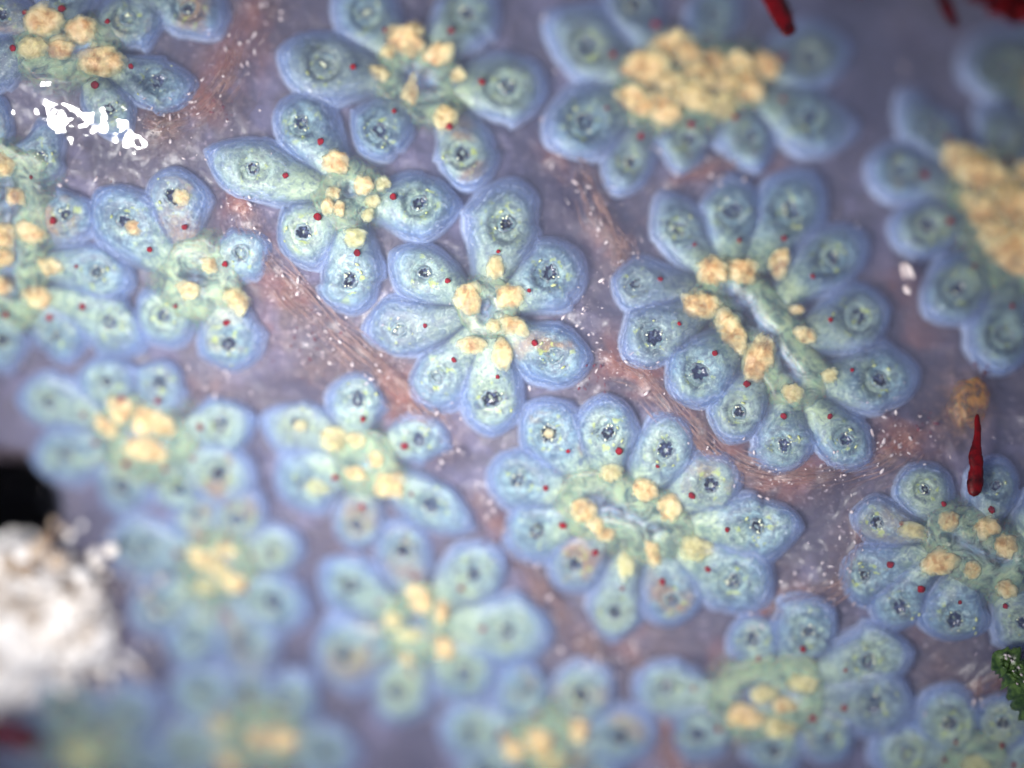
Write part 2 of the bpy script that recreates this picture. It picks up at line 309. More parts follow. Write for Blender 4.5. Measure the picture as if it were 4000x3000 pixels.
star('large blurred star near the top whose middle is heaped with tan stomachs', [(2560, 350), (2850, 320)],
     [(2392, 220, 2292, 187, 2135, 50, 280), (2368, 428, 2283, 479, 2130, 560, 280), (2500, 537, 2458, 633, 2395, 760, 200), (2696, 488, 2684, 548, 2640, 685, 210, .8), (2868, 464, 2928, 536, 2965, 675, 215, .8), (3052, 392, 3157, 458, 3360, 500, 270), (2558, 102, 2476, 21, 2390, -90, 240), (3051, 229, 3160, 223, 3330, 190, 260), (2760, 150, 2790, 60, 2860, -80, 240)],
     [(2512, 290, 190, 160), (2476, 404, 160, 120, 15), (2640, 210, 190, 140, 20), (2772, 253, 130, 110), (2868, 271, 140, 120), (2904, 350, 130, 150), (2579, 434, 170, 140), (2693, 392, 160, 140, 0, .3), (2964, 262, 150, 110), (2800, 420, 170, 110, 0, .5), (2720, 310, 140, 120, 0, .2), (2610, 330, 130, 110, 0, .3), (2830, 340, 120, 100, 0, .3)], 200)
star('big oval twelve-petalled star with a long central groove', [(2850, 1130), (2990, 1290), (3120, 1490)],
     [(2710, 958, 2653, 895, 2586, 745, 200), (2884, 940, 2857, 828, 2857, 675, 260, .6), (3056, 935, 3083, 823, 3185, 675, 280), (3168, 1081, 3246, 1012, 3390, 930, 260), (3236, 1251, 3345, 1235, 3478, 1200, 270), (3320, 1445, 3430, 1483, 3595, 1450, 265), (3236, 1625, 3300, 1718, 3410, 1800, 230), (3056, 1625, 3059, 1736, 3085, 1850, 240), (2913, 1499, 2884, 1609, 2850, 1735, 225), (2788, 1381, 2730, 1456, 2615, 1550, 270), (2649, 1266, 2555, 1316, 2435, 1405, 270), (2576, 1092, 2480, 1110, 2390, 1090, 200)],
     [(2778, 1066, 115, 110), (2892, 1060, 120, 95), (2729, 1193, 140, 95), (2856, 1301, 95, 175, -28), (2958, 1404, 100, 165, 20), (3037, 1030, 75, 120, 10), (3105, 1210, 65, 38), (3137, 1311, 90, 60, 20), (3236, 1465, 60, 60, 0, .4), (3092, 1537, 80, 75, 0, .4)], 150)
star('blurred star at the side edge with one broad tan mass of stomachs', [(3860, 780), (3960, 1000)],
     [(3606, 687, 3509, 669, 3385, 640, 235), (3696, 545, 3639, 500, 3525, 350, 210), (3702, 868, 3618, 883, 3475, 870, 250), (3796, 1045, 3735, 1127, 3620, 1235, 280), (3943, 1196, 3916, 1307, 3880, 1465, 280), (3931, 627, 3925, 540, 3810, 420, 250)],
     [(3760, 640, 190, 140, 30), (3855, 735, 300, 200, 40), (3965, 870, 300, 260, 50), (3830, 850, 240, 120, 55), (3975, 1030, 260, 260), (3900, 950, 190, 140, 40), (4030, 730, 200, 200)], 200)
star('dim star in the shaded top corner beside the hanging red alga', [(4060, 350)],
     [(4010, 290, 3925, 271, 3755, 290, 290), (4060, 430, 4020, 540, 3960, 640, 240), (4080, 250, 4070, 150, 4010, 40, 260)], [(4060, 350, 120, 110)], 120)
star('star at the side edge just below the dark red filament', [(3740, 2110), (3900, 2190)],
     [(3679, 1966, 3609, 1910, 3550, 1815, 200), (3867, 1990, 3886, 1898, 3900, 1780, 220), (3515, 2042, 3420, 2040, 3325, 2005, 200), (3470, 2203, 3371, 2244, 3280, 2265, 230), (3591, 2298, 3509, 2362, 3475, 2470, 230), (3740, 2348, 3723, 2416, 3710, 2505, 250), (3919, 2365, 3990, 2430, 4050, 2520, 210), (4010, 2050, 4090, 1990, 4160, 1900, 220)],
     [(3699, 2030, 80, 75), (3844, 2057, 90, 80), (3922, 2130, 90, 85), (3663, 2193, 125, 90, -15), (3787, 2223, 60, 62), (3925, 2300, 80, 60, 40), (3560, 2070, 110, 60, 10, .6)], 170)
star('wide eleven-petalled star right of the bottom-centre with a blue groove', [(2330, 1960), (2560, 2060)],
     [(2218, 1761, 2142, 1693, 2050, 1580, 250), (2416, 1761, 2374, 1690, 2350, 1540, 270), (2565, 1820, 2597, 1753, 2690, 1640, 250), (2699, 1934, 2775, 1892, 2905, 1870, 245), (2837, 2066, 2952, 2054, 3140, 2065, 280, .6), (2761, 2220, 2862, 2265, 3015, 2345, 260), (2585, 2268, 2621, 2341, 2655, 2440, 240), (2428, 2295, 2398, 2389, 2400, 2515, 235, .7), (2322, 2155, 2247, 2205, 2165, 2285, 230), (2199, 2051, 2096, 2072, 1960, 2110, 245), (2131, 1904, 2024, 1874, 1905, 1835, 250)],
     [(2275, 1989, 95, 85), (2323, 2043, 60, 80, -40), (2360, 2082, 75, 55), (2513, 1908, 95, 85), (2613, 1980, 90, 110, 15), (2549, 2152, 60, 120, -15), (2387, 1844, 80, 70, 0, .6), (2712, 2140, 130, 90, 0, .7), (2440, 2200, 60, 130, 0, .7), (2142, 1693, 40, 34)], 180)
star('six-petalled star with brown tinged petals and scattered yellow stomachs', [(1430, 1810)],
     [(1422, 1636, 1400, 1560, 1450, 1465, 260), (1261, 1693, 1163, 1657, 1015, 1640, 220), (1582, 1743, 1639, 1717, 1765, 1755, 210, .7), (1609, 1928, 1685, 1970, 1855, 2065, 240, .5), (1313, 1862, 1190, 1885, 1100, 1950, 265), (1416, 1977, 1395, 2050, 1370, 2145, 210)],
     [(1313, 1711, 105, 95, 0, .6), (1473, 1790, 58, 75), (1386, 1844, 95, 58, 15), (1530, 1892, 115, 130), (1395, 1715, 75, 60, 0, .4), (1247, 1898, 85, 80, 0, .9), (1176, 1665, 60, 46, 0, .4)], 170)
star('soft blurred star beside the white rock with a heap of yellow stomachs', [(520, 1690), (620, 1740)],
     [(480, 1560, 420, 1490, 400, 1390, 230), (621, 1564, 625, 1495, 640, 1405, 210), (787, 1666, 868, 1660, 1000, 1640, 240), (760, 1790, 856, 1850, 1000, 1905, 250), (500, 1810, 480, 1900, 400, 1970, 250), (650, 1830, 700, 1910, 720, 2010, 210), (380, 1730, 260, 1770, 120, 1790, 250), (330, 1620, 200, 1575, 60, 1560, 210)],
     [(482, 1591, 100, 120), (579, 1633, 120, 140), (422, 1663, 115, 70, 40), (579, 1753, 175, 85, 15), (650, 1660, 90, 80)], 200)
star('strongly blurred star touching the white rock', [(860, 2210)],
     [(700, 2160, 560, 2142, 410, 2130, 230), (900, 2090, 930, 2025, 1030, 1940, 240), (990, 2170, 1060, 2160, 1190, 2150, 220), (960, 2300, 1070, 2350, 1210, 2390, 250), (900, 2400, 970, 2520, 1040, 2660, 260), (740, 2310, 620, 2369, 500, 2430, 230), (800, 2400, 760, 2500, 700, 2610, 230), (800, 2090, 770, 2010, 760, 1930, 200)],
     [(796, 2170, 110, 95, 0, .3), (890, 2140, 95, 80, 0, .2), (922, 2265, 100, 90, 0, .2), (814, 2280, 80, 70, 0, .5), (860, 2220, 90, 70, 0, .4)], 190)
star('blurred star below the centre with long yellow stomachs', [(1630, 2440)],
     [(1621, 2250, 1573, 2151, 1530, 2030, 230), (1802, 2295, 1850, 2241, 1975, 2165, 260), (1886, 2452, 1983, 2464, 2165, 2465, 270), (1760, 2560, 1811, 2627, 1915, 2715, 260), (1609, 2621, 1555, 2699, 1490, 2820, 250), (1446, 2524, 1344, 2555, 1220, 2570, 280), (1482, 2350, 1368, 2283, 1260, 2195, 240)],
     [(1639, 2325, 105, 120), (1730, 2374, 55, 140, 12), (1735, 2512, 85, 115, -25), (1536, 2416, 80, 65, 0, .4), (1591, 2567, 60, 55, 0, .2), (1603, 2476, 110, 50, 0, .7)], 180)
star('blurred star at the bottom edge with two soft orange stomachs, nearer the white rock', [(1030, 2890)],
     [(880, 2760, 790, 2700, 710, 2590, 240), (1090, 2790, 1121, 2740, 1220, 2640, 240), (1170, 2900, 1265, 2930, 1410, 2960, 250), (860, 2920, 740, 2930, 600, 2960, 240), (980, 2740, 960, 2700, 930, 2600, 200)],
     [(1013, 2866, 95, 100), (1112, 2875, 105, 110), (860, 2820, 85, 80, 0, .4), (904, 2965, 110, 80, 0, .3)], 190)
star('pale green strongly blurred star in the bottom corner under the white rock', [(330, 2950)],
     [(310, 2850, 271, 2766, 150, 2670, 270), (420, 2850, 500, 2800, 610, 2700, 250), (220, 2920, 130, 2890, 10, 2850, 240), (440, 2960, 540, 2970, 680, 2990, 240)], [(330, 2930, 120, 100, 0, .9)], 170)
star('blurred star at the bottom edge below the eleven-petalled star', [(2130, 2890)],
     [(2255, 2765, 2271, 2711, 2390, 2620, 240), (2090, 2783, 2050, 2700, 1990, 2590, 230), (2290, 2870, 2422, 2874, 2570, 2830, 250), (1960, 2860, 1850, 2850, 1710, 2830, 250), (2230, 2950, 2300, 2990, 2410, 3090, 240), (2000, 2970, 1900, 3010, 1800, 3080, 240)],
     [(2115, 2875, 110, 130), (2007, 2911, 90, 110), (2260, 2839, 75, 120), (2160, 2960, 120, 90, 0, .6)], 180)
star('blurred star in the lower corner with two orange stomachs, near the green alga', [(2920, 2740), (3080, 2700)],
     [(3130, 2530, 3154, 2464, 3260, 2375, 260), (3295, 2612, 3383, 2579, 3575, 2555, 280), (3289, 2758, 3410, 2747, 3570, 2800, 280), (3170, 2800, 3229, 2874, 3310, 2960, 240), (2705, 2684, 2603, 2681, 2480, 2630, 230), (2800, 2840, 2723, 2862, 2630, 2890, 270), (2960, 2570, 2940, 2494, 2890, 2410, 210), (3010, 2850, 3020, 2930, 3000, 3040, 250)],
     [(2904, 2790, 150, 100, -10), (3056, 2748, 95, 65), (2980, 2700, 100, 70, 0, .6), (3130, 2660, 120, 80, 0, .7), (3050, 2830, 130, 90, 0, .6)], 200)
star('dim teal star at the very bottom corner below the green alga', [(3800, 2990)],
     [(3723, 2892, 3700, 2820, 3620, 2700, 260), (3905, 2905, 3910, 2820, 3930, 2710, 240), (3680, 2960, 3540, 2940, 3400, 2985, 260), (3950, 2980, 4040, 2960, 4150, 2900, 240)], [(3800, 2985, 110, 100, 0, .9)], 170)

# ------------------------------------------------------------------ the gelatinous ground between the stars
STRANDS = [  # centre lines of the brown fibre bundles, half width, number of fibres, label
    ([(930, 800), (1000, 960), (1130, 1130), (1290, 1290), (1480, 1450), (1620, 1590), (1740, 1720)], 60, 60, 'long brown fibre strand running down the channel beside the central seven-petalled star'),
    ([(2380, 1400), (2520, 1470), (2680, 1640), (2830, 1790), (3000, 1860), (3220, 1860), (3420, 1800), (3560, 1700)], 55, 60, 'brown fibre strand curving under the large twelve-petalled star'),
    ([(1010, 20), (930, 170), (880, 300), (780, 420), (640, 480), (560, 490)], 60, 50, 'reddish brown fibre strand curving round the wet highlights'),
    ([(2180, 600), (2290, 720), (2360, 860), (2430, 960), (2450, 1040)], 45, 30, 'short faint brown strand between the tan-hearted star and the oval star'),
    ([(1880, 1960), (1990, 2100), (2110, 2290), (2230, 2440), (2330, 2560)], 35, 30, 'ochre brown strand passing the lower side of the eleven-petalled star'),
    ([(2480, 2560), (2560, 2700), (2600, 2850), (2650, 3050)], 35, 18, 'blurred brown strand rising from the bottom edge of the picture'),
    ([(3560, 2930), (3700, 2800), (3830, 2690), (3960, 2620)], 30, 18, 'olive brown strand leading towards the green alga'),
    ([(2640, 700), (2760, 660), (2900, 620)], 25, 16, 'thin brown strand under the pointed petals of the tan-hearted star'),
    ([(3380, 2000), (3330, 2150), (3290, 2280), (3120, 2360), (2940, 2400)], 40, 22, 'rusty strand beside the star at the edge below the red filament'),
]
PATCH = [(1230, 1440, 170), (1100, 1330, 150), (2330, 760, 160), (2440, 950, 130), (900, 250, 130), (1010, 180, 120), (2300, 2480, 160), (2560, 2540, 190), (3560, 1330, 130), (3540, 1700, 180), (800, 1490, 160), (300, 1560, 120), (2400, 1480, 120), (1380, 2080, 130), (3000, 690, 100), (3500, 1150, 120), (2750, 2600, 160), (3700, 2600, 150), (3050, 2400, 120)]
gx, gy = np.meshgrid(np.linspace(-700, 4700, 420), np.linspace(-600, 3600, 326))
brown = np.zeros(gx.shape); lift = np.zeros(gx.shape)
for pts, hw, nf, lab in STRANDS:
    d = seg_dist(gx, gy, pts); brown = np.maximum(brown, np.exp(-(d / (hw * 1.7)) ** 2)); lift = np.maximum(lift, np.exp(-(d / (hw * 1.6)) ** 2))
for x, y, r in PATCH: brown = np.maximum(brown, 0.6 * np.exp(-((gx - x) ** 2 + (gy - y) ** 2) / r ** 2))
amber = np.exp(-(((gx - 3770) / 110) ** 2 + ((gy - 1590) / 130) ** 2))
brown *= np.clip(0.75 + 1.6 * fbm(gx / 160, gy / 160, 5), 0, 1)
wx_ = gx + 120 * fbm(gx / 200, gy / 200, 71); wy_ = gy + 120 * fbm(gx / 200, gy / 200, 72)
tone = 0.5 + 1.1 * fbm(wx_ / 420, wy_ / 420, 73, 6); cloud = 0.5 + 1.25 * fbm(wx_ / 150, wy_ / 150, 74, 5)
rust = np.clip(brown * 0.8 * np.clip((fbm(wx_ / 190, wy_ / 190, 75, 5) * 1.1 - 0.04) / 0.12, 0, 1), 0, 1)
amber *= np.clip((fbm(wx_ / 120, wy_ / 120, 76, 4) + 0.35) / 0.35, 0, 1)
brown *= np.clip((fbm(wx_ / 110, wy_ / 110, 77, 5) + 0.28) / 0.36, 0, 1)
hg = 0.05 * fbm(gx / 260, gy / 260, 3) + 0.03 * fbm(gx / 60, gy / 60, 9) + 0.018 * lift - 0.01
hole = ((gx - 5) / 185) ** 2 + ((gy - 2000) / 205) ** 2 + 1.5 * fbm(gx / 150, gy / 150, 21)
hg -= 0.25 * np.clip(1.5 - hole, 0, 1)
near = np.full(gx.shape, 1e9)
for st in STARS:
    for q in st[2]: near = np.minimum(near, seg_dist(gx, gy, [(q[0], q[1]), (q[4], q[5])]))
hg -= 0.045 / (1 + np.exp((near - 165) / 22.0)) * (1 - 0.7 * lift)
gv = W3(gx, gy, hg).reshape(-1, 3)
ok = (hole > 1.0).ravel(); n, m_ = gx.shape
gf = [q for q in grid_faces(n, m_) if all(ok[i] for i in q)]
g = mesh_obj('ground', gv, gf, M['ground'], attrs=dict(brown=brown.ravel(), amber=amber.ravel(), tone=tone.ravel(), cloud=cloud.ravel(), rust=rust.ravel()))
tag(g, 'purple brown gelatinous mat in which the stars are set', kind='structure')
# the clear jelly of the common tunic: a slab of scattering volume in which the stars are sunk
jx, jy = np.meshgrid(np.linspace(-700, 4700, 180), np.linspace(-600, 3600, 140))
jh = 0.115 + 0.05 * fbm(jx / 300, jy / 300, 91, 3); q = np.minimum(((jx - 5) / 230) ** 2 + ((jy - 2000) / 250) ** 2, ((jx - 90) / 400) ** 2 + ((jy - 2440) / 320) ** 2)
jh = -0.155 + (jh + 0.155) * np.clip((q - 0.75) / 0.5, 0.0, 1)      # no jelly over the crevice and the rock
top = W3(jx, jy, jh); bot = W3(jx, jy, -0.16); nj, mj = jx.shape; n0 = nj * mj
ring = [j for j in range(mj)] + [i * mj + mj - 1 for i in range(1, nj)] + [(nj - 1) * mj + j for j in range(mj - 2, -1, -1)] + [i * mj for i in range(nj - 2, 0, -1)]
jf = grid_faces(nj, mj) + [[i + n0 for i in q][::-1] for q in grid_faces(nj, mj)] + [[a, b, b + n0, a + n0] for a, b in zip(ring, ring[1:] + ring[:1])]
tag(mesh_obj('tunic_jelly', np.concatenate([top.reshape(-1, 3), bot.reshape(-1, 3)]), jf, M['jelly']), 'milky clear jelly in which all the stars are sunk', 'jelly', kind='stuff')
# the crevice at the picture's edge
th = np.linspace(0, 2 * math.pi, 40, endpoint=False); rows = []
for k, (s, dz) in enumerate([(1.75, -0.10), (1.45, -0.45), (1.1, -0.9), (0.7, -1.3), (0.05, -1.5)]):
    rows.append(W3(5 + 185 * s * np.cos(th), 2000 + 205 * s * np.sin(th), dz + 0.05 * np.sin(3 * th + k)))
crev = mesh_obj('ground_crevice', np.concatenate(rows), grid_faces(5, 40, True), M['void'])
tag(crev, 'black crevice beside the glaring white rock', kind='structure')

# ------------------------------------------------------------------ zooids
def axis_fn(B, S, T):
    B, S, T = map(lambda p: np.array(p, float), (B, S, T))
    l1 = np.linalg.norm(S - B); l2 = np.linalg.norm(T - S); us = min(max(l1 / (l1 + l2), 0.35), 0.8)
    def P(u):
        u = np.asarray(u)[..., None]
        return B * (u - us) * (u - 1) / (us * 1.0) + S * u * (u - 1) / (us * (us - 1)) + T * u * (u - us) / (1 - us)
    return P, us
def sweep(B, S, T, Wd, H, shrink=1.0, tipcut=0.0, pointed=0.0, inner=0.45, rings=False, seed=0, N=30, K=21, off=0.0, wall=0.022):
    P, us = axis_fn(B, S, T)
    a = np.linspace(0, 1, N // 2); u1 = us * (1 - np.cos(a * math.pi / 2)) * 1.0
    u1 = us * a ** 1.15; um = 1 - tipcut
    u2 = us + (um - us) * np.sin(np.linspace(0, 1, N - N // 2 + 1)[1:] * math.pi / 2)
    u = np.concatenate([u1, u2]); u[-1] = um - 1e-4
    t = np.clip(u / us, 0, 1); sm = t * t * (3 - 2 * t)
    w = inner + (1 - inner) * sm
    w *= np.where(u < 0.1, np.sqrt(np.clip(1 - (1 - u / 0.1) ** 2, 0.0, 1)), 1.0)
    q = np.clip((u - us) / (um - us), 0, 1)
    w *= np.where(u > us, np.clip(1 - q ** (2.0 - 0.45 * pointed), 0, 1) ** (0.5 + 0.28 * pointed), 1.0)
    hp = (0.62 + 0.38 * sm) * np.where(u < 0.1, np.sqrt(np.clip(1 - (1 - u / 0.1) ** 2, 0, 1)), 1.0) * np.where(u > us, np.sqrt(np.clip(1 - q ** 2.4, 0, 1)), 1.0)
    ph = np.linspace(0, math.pi, K)
    c = P(u); d = P(np.minimum(u + 0.01, 1.0)) - P(u - 0.01); d /= np.linalg.norm(d, axis=1)[:, None]; nrm = np.stack([-d[:, 1], d[:, 0]], 1)
    rs = random.Random(seed % 500 + 77); asy = np.where(np.cos(ph) > 0, rs.uniform(0.84, 1.14), rs.uniform(0.84, 1.14))[None, :]
    c = c + nrm * (0.10 * Wd * rs.uniform(-1, 1) * np.sin(u * math.pi) * np.sin(u * 5 + rs.uniform(0, 6)) * (u > us))[:, None]
    wob = asy + 0.40 * fbm(u[:, None] * 4 + seed * 3.1, (ph > math.pi / 2)[None, :] * 9.0 + np.cos(ph)[None, :] * 0.6 + seed, seed, 2)
    lat = (w * Wd / 2 * shrink)[:, None] * np.cos(ph)[None, :] * wob
    x = c[:, 0:1] + nrm[:, 0:1] * lat; y = c[:, 1:2] + nrm[:, 1:2] * lat
    sp = np.sin(ph)[None, :] ** (0.9 if rings else 1.15)
    h = H * hp[:, None] * sp
    sr = np.hypot(x - S[0], y - S[1]) / Wd
    edge = 1 - np.clip(hp[:, None] * sp, 0, 1)
    h = h - 0.05 * edge ** 3
    if rings:
        h = h - 0.42 * H * np.exp(-(sr / 0.15) ** 2) + 0.045 * H * np.cos(sr * 2 * math.pi / 0.14) * np.exp(-(sr / 0.42) ** 2) * sp
        h = h + 0.10 * H * fbm(x / 45, y / 45, seed, 3) * sp
    else:
        h = h - 0.78 * H * np.exp(-(sr / 0.17) ** 2) + 0.10 * H * fbm(x / 70, y / 70, seed + 3, 3) * sp
    v = W3(x, y, h + off).reshape(-1, 3); F = grid_faces(N, K)
    if not rings:                                   # the tunic is a jelly wall of real thickness: an inner face follows the outer one
        x2 = c[:, 0:1] + nrm[:, 0:1] * lat * (1 - wall * 1000 / (Wd / 2)); y2 = c[:, 1:2] + nrm[:, 1:2] * lat * (1 - wall * 1000 / (Wd / 2))
        x2 = x2 + (B[0] * 0 + (S[0] - x2) * 0.05); y2 = y2 + (S[1] - y2) * 0.05
        h2 = np.maximum(h - wall, np.minimum(h, -0.035) - 0.004)
        v2 = W3(x2, y2, h2 + off).reshape(-1, 3); n0 = len(v); v = np.concatenate([v, v2])
        F2 = [[i + n0 for i in q][::-1] for q in F]
        loop = [i * K for i in range(N)] + [(N - 1) * K + j for j in range(1, K)] + [i * K + K - 1 for i in range(N - 2, -1, -1)] + [j for j in range(K - 2, 0, -1)]
        F = F + F2 + [[a, b, b + n0, a + n0] for a, b in zip(loop, loop[1:] + loop[:1])]
        two = lambda a: np.concatenate([a.ravel(), a.ravel()])
        return v, F, dict(edge=two(edge), along=two(np.broadcast_to(u[:, None], x.shape)), sr=two(sr))
    return v, F, dict(edge=edge.ravel(), along=np.broadcast_to(u[:, None], x.shape).ravel(), sr=sr.ravel())

ZN = [0]
def zooid(root, ro, E, S, T, Wd, centre, pointed=0.0, blank=False):
    ZN[0] += 1; sd = ZN[0]; r = random.Random(sd * 13 + 1); Wd = Wd * 1.13; pointed += r.uniform(-0.1, 0.45)
    E = np.array(E, float); S = np.array(S, float); T = np.array(T, float); T = S + (T - S) * 1.06
    C = np.array(centre, float); v = C - E; L = np.linalg.norm(v); B = E + v / max(L, 1) * min(L * 0.72, 190)
    H = 0.31 * Wd / 1000 * r.uniform(0.92, 1.08); off = -0.015
    v_, f_, at = sweep(B, S, T, Wd, H, 1.0, 0.0, pointed, 0.50, False, sd, off=off)
    z = mesh_obj('zooid', v_, f_, M['mantle'], root, at, origin=ro)
    v_, f_, at = sweep(B, S, T, Wd, H * 0.84, 0.80, 0.07, pointed * 0.6, 0.52, True, sd + 500, off=off)
    mesh_obj('body', v_, f_, M['body'], z, at, origin=ro)
    hs = off + H * 0.84 * 0.62                      # floor of the dip round the mouth
    k = Wd * r.choice([0.6, 0.72, 0.84, 0.95, 1.05]) * r.uniform(0.9, 1.1); lobes = r.choice([6, 7, 8, 8]); p0 = r.uniform(0, 6)
    th = np.linspace(0, 2 * math.pi, 32, endpoint=False)
    sq = r.uniform(0.72, 1.0); sa = r.uniform(0, 3.14)
    def ringpts(rr, dz, lob):
        R = rr * k * (1 + lob * np.cos(lobes * th + p0) + 0.12 * np.sin(2 * th + p0 * 2) + 0.08 * np.sin(3 * th + p0))
        x = R * np.cos(th); y = R * np.sin(th) * sq
        return W3(S[0] + x * math.cos(sa) - y * math.sin(sa), S[1] + x * math.sin(sa) + y * math.cos(sa), hs + dz)
    u_ = Wd / 1000
    prof = [(0.25, -0.01, 0), (0.205, 0.02, 0.0), (0.165, 0.035, 0.03), (0.135, 0.042, 0.08), (0.112, 0.035, 0.14), (0.095, 0.0, 0.16), (0.08, -0.07, 0.2)]
    mesh_obj('siphon', np.concatenate([ringpts(a, b * u_, c) for a, b, c in prof]), grid_faces(len(prof), 32, True), M['siphon'], z, dict(ring=np.repeat([0, .3, .55, .8, 1, 1, 1], 32)), origin=ro)
    pr = [(0.118, 0.038, 0.12), (0.09, 0.016, 0.16), (0.045, 0.0, 0.1), (0.004, -0.004, 0)]
    if not blank:
        mesh_obj('mouth', np.concatenate([ringpts(a, b * u_, c) for a, b, c in pr]), grid_faces(len(pr), 32, True), M['mouth'], z, origin=ro)
    A = Acc()
    for i in range(r.randint(1, 7)):
        a = r.uniform(0, 6.28); rr = k * r.uniform(0.085, 0.16) * (0.5 if blank else 1); s = r.uniform(0.009, 0.022) * Wd
        A.add(*blob(S[0] + rr * math.cos(a), S[1] + rr * math.sin(a), hs + (0.05 + r.uniform(0, 0.03)) * u_, s * r.uniform(0.8, 1.4), s * 0.8, s * 0.7, a, 1, 0.4, 1.5, i))
    tag(A.obj('tentacles', M['tooth'], z, ro), kind='stuff')
    A = Acc()
    for i in range(r.randint(0, 3)):
        a = r.uniform(0, 6.28); rr = k * r.uniform(0.19, 0.33); s = r.uniform(0.012, 0.028) * Wd
        A.add(*blob(S[0] + rr * math.cos(a), S[1] + rr * math.sin(a), off + H * 0.76, s * r.uniform(1.0, 1.8), s * 0.8, s * 0.6, a + 1.57, 1))
    if A.n: tag(A.obj('pigment_flecks', M['fleck'], z, ro), kind='stuff')
    s = r.uniform(8, 16)
    vv, ff = blob(E[0], E[1], off + H * 0.86, s, s * r.uniform(0.75, 1.1), s * 0.40, r.uniform(0, 3), 2, 0.50, 1.8, sd)
    mesh_obj('eye_spot', vv, ff, M['eye'], z, origin=ro)
    return z
def build_star(label, centres, zs, lumps, rad=150):
    cs = [np.array(c, float) for c in centres]; c0 = np.mean(cs, 0)
    ro = W3(c0[0], c0[1], 0.0); root = empty('zooid_star', ro); tag(root, label, 'sea squirt', 'star shaped systems of the colony')
    pl = [(c[0], c[1]) for c in cs] if len(cs) > 1 else [tuple(cs[0]), (cs[0][0] + 1, cs[0][1])]
    def near(p):
        best = None
        for (ax, ay), (bx, by) in zip(pl[:-1], pl[1:]):
            l2 = (bx - ax) ** 2 + (by - ay) ** 2; t = min(1, max(0, ((p[0] - ax) * (bx - ax) + (p[1] - ay) * (by - ay)) / l2))
            q = (ax + t * (bx - ax), ay + t * (by - ay)); dd = math.hypot(p[0] - q[0], p[1] - q[1])
            if best is None or dd < best[0]: best = (dd, q)
        return best[1]
    for zz in zs:
        ex, ey, sx, sy, tx, ty, w = zz[:7]; pt = zz[7] if len(zz) > 7 else 0.25
        zooid(root, ro, (ex, ey), (sx, sy), (tx, ty), w, near((ex, ey)), pt, blank=(int(sx) * 7 + int(sy)) % 9 == 0)
    # shared outlet in the middle of the star
    xs, ys = np.meshgrid(np.linspace(-1, 1, 44), np.linspace(-1, 1, 44))
    R = rad + (max(np.hypot(*(c - c0)) for c in cs)); X = c0[0] + xs * R; Y = c0[1] + ys * R
    d = seg_dist(X, Y, pl) / rad + 0.5 * fbm(X / 90, Y / 90, int(c0[0]), 3)
    hh = 0.044 - 0.04 * np.exp(-(d / 0.16) ** 2) + 0.016 * fbm(X / 80, Y / 80, int(c0[1]), 2) - 0.12 * np.clip(d - 0.75, 0, 1) * 2
    okk = (d < 1.2).ravel(); ff = [q for q in grid_faces(44, 44) if all(okk[i] for i in q)]
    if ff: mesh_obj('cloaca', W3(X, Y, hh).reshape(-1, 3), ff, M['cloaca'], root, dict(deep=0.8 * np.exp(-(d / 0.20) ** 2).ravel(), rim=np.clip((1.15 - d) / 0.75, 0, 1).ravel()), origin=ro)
    for i, lp in enumerate(lumps):
        x, y, dx, dy = lp[:4]; ang = math.radians(lp[4]) if len(lp) > 4 else 0; pale = lp[5] if len(lp) > 5 else 0.0
        vv, ff = blob(x, y, 0.054, dx * 0.63, dy * 0.63, min(dx, dy, 110) * 0.13, ang, 4, 0.38, 2.5, int(x + y) % 97, True)
        v2 = fbm(vv[:, 0] * 38, vv[:, 1] * 38, i, 3); vv[:, 2] += 0.018 * v2
        top = np.clip(ico(4)[0][:, 2], 0, 1)
        o = mesh_obj('stomach', vv, ff, M['stomach'], root, dict(pale=np.full(len(vv), pale), top=top), origin=ro)
    return root

for st in STARS: build_star(*st)

# ------------------------------------------------------------------ fibre strands
def ribbon(A, path, r, hts, seed):
    d = np.gradient(path, axis=0); d /= np.linalg.norm(d, axis=1)[:, None]; nr = np.stack([-d[:, 1], d[:, 0]], 1)
    rr = r * (0.35 + 0.65 * np.sin(np.linspace(0, math.pi, len(path))))[:, None]
    L = path + nr * rr; R = path - nr * rr
    v = np.stack([W3(L[:, 0], L[:, 1], hts), W3(path[:, 0], path[:, 1], hts + r / 1000), W3(R[:, 0], R[:, 1], hts), W3(path[:, 0], path[:, 1], hts - r / 1000)], 1).reshape(-1, 3)
    A.add(v, grid_faces(len(path), 4, True))
for si, (pts, hw, nf, lab) in enumerate(STRANDS):
    base = smooth_path(pts, 70); A = Acc()
    d = np.gradient(base, axis=0); d /= np.linalg.norm(d, axis=1)[:, None]; nr = np.stack([-d[:, 1], d[:, 0]], 1)
    for k in range(int(nf * 1.3)):
        a = random.randint(0, 58); b = min(70, a + random.randint(10, 30)); o = random.gauss(0, 0.75) * hw
        w = (fbm(np.arange(a, b) / 16.0 + k * 3.7, np.full(b - a, si * 5.0), k, 3) * hw * 1.3)[:, None]
        p = base[a:b] + nr[a:b] * (o + w)
        hts = 0.022 * math.exp(-(o / (hw * 1.6)) ** 2) + 0.002 + 0.02 * fbm(np.arange(a, b) / 9.0, np.full(b - a, k * 2.3), 4, 2)
        ribbon(A, p, random.uniform(1.2, 4.0), hts, k)
    c = W3(*pts[len(pts) // 2])
    tag(A.obj('fibre_strand', M['fibre'], origin=c), lab, 'tissue strand', 'brown fibre strands between the stars')

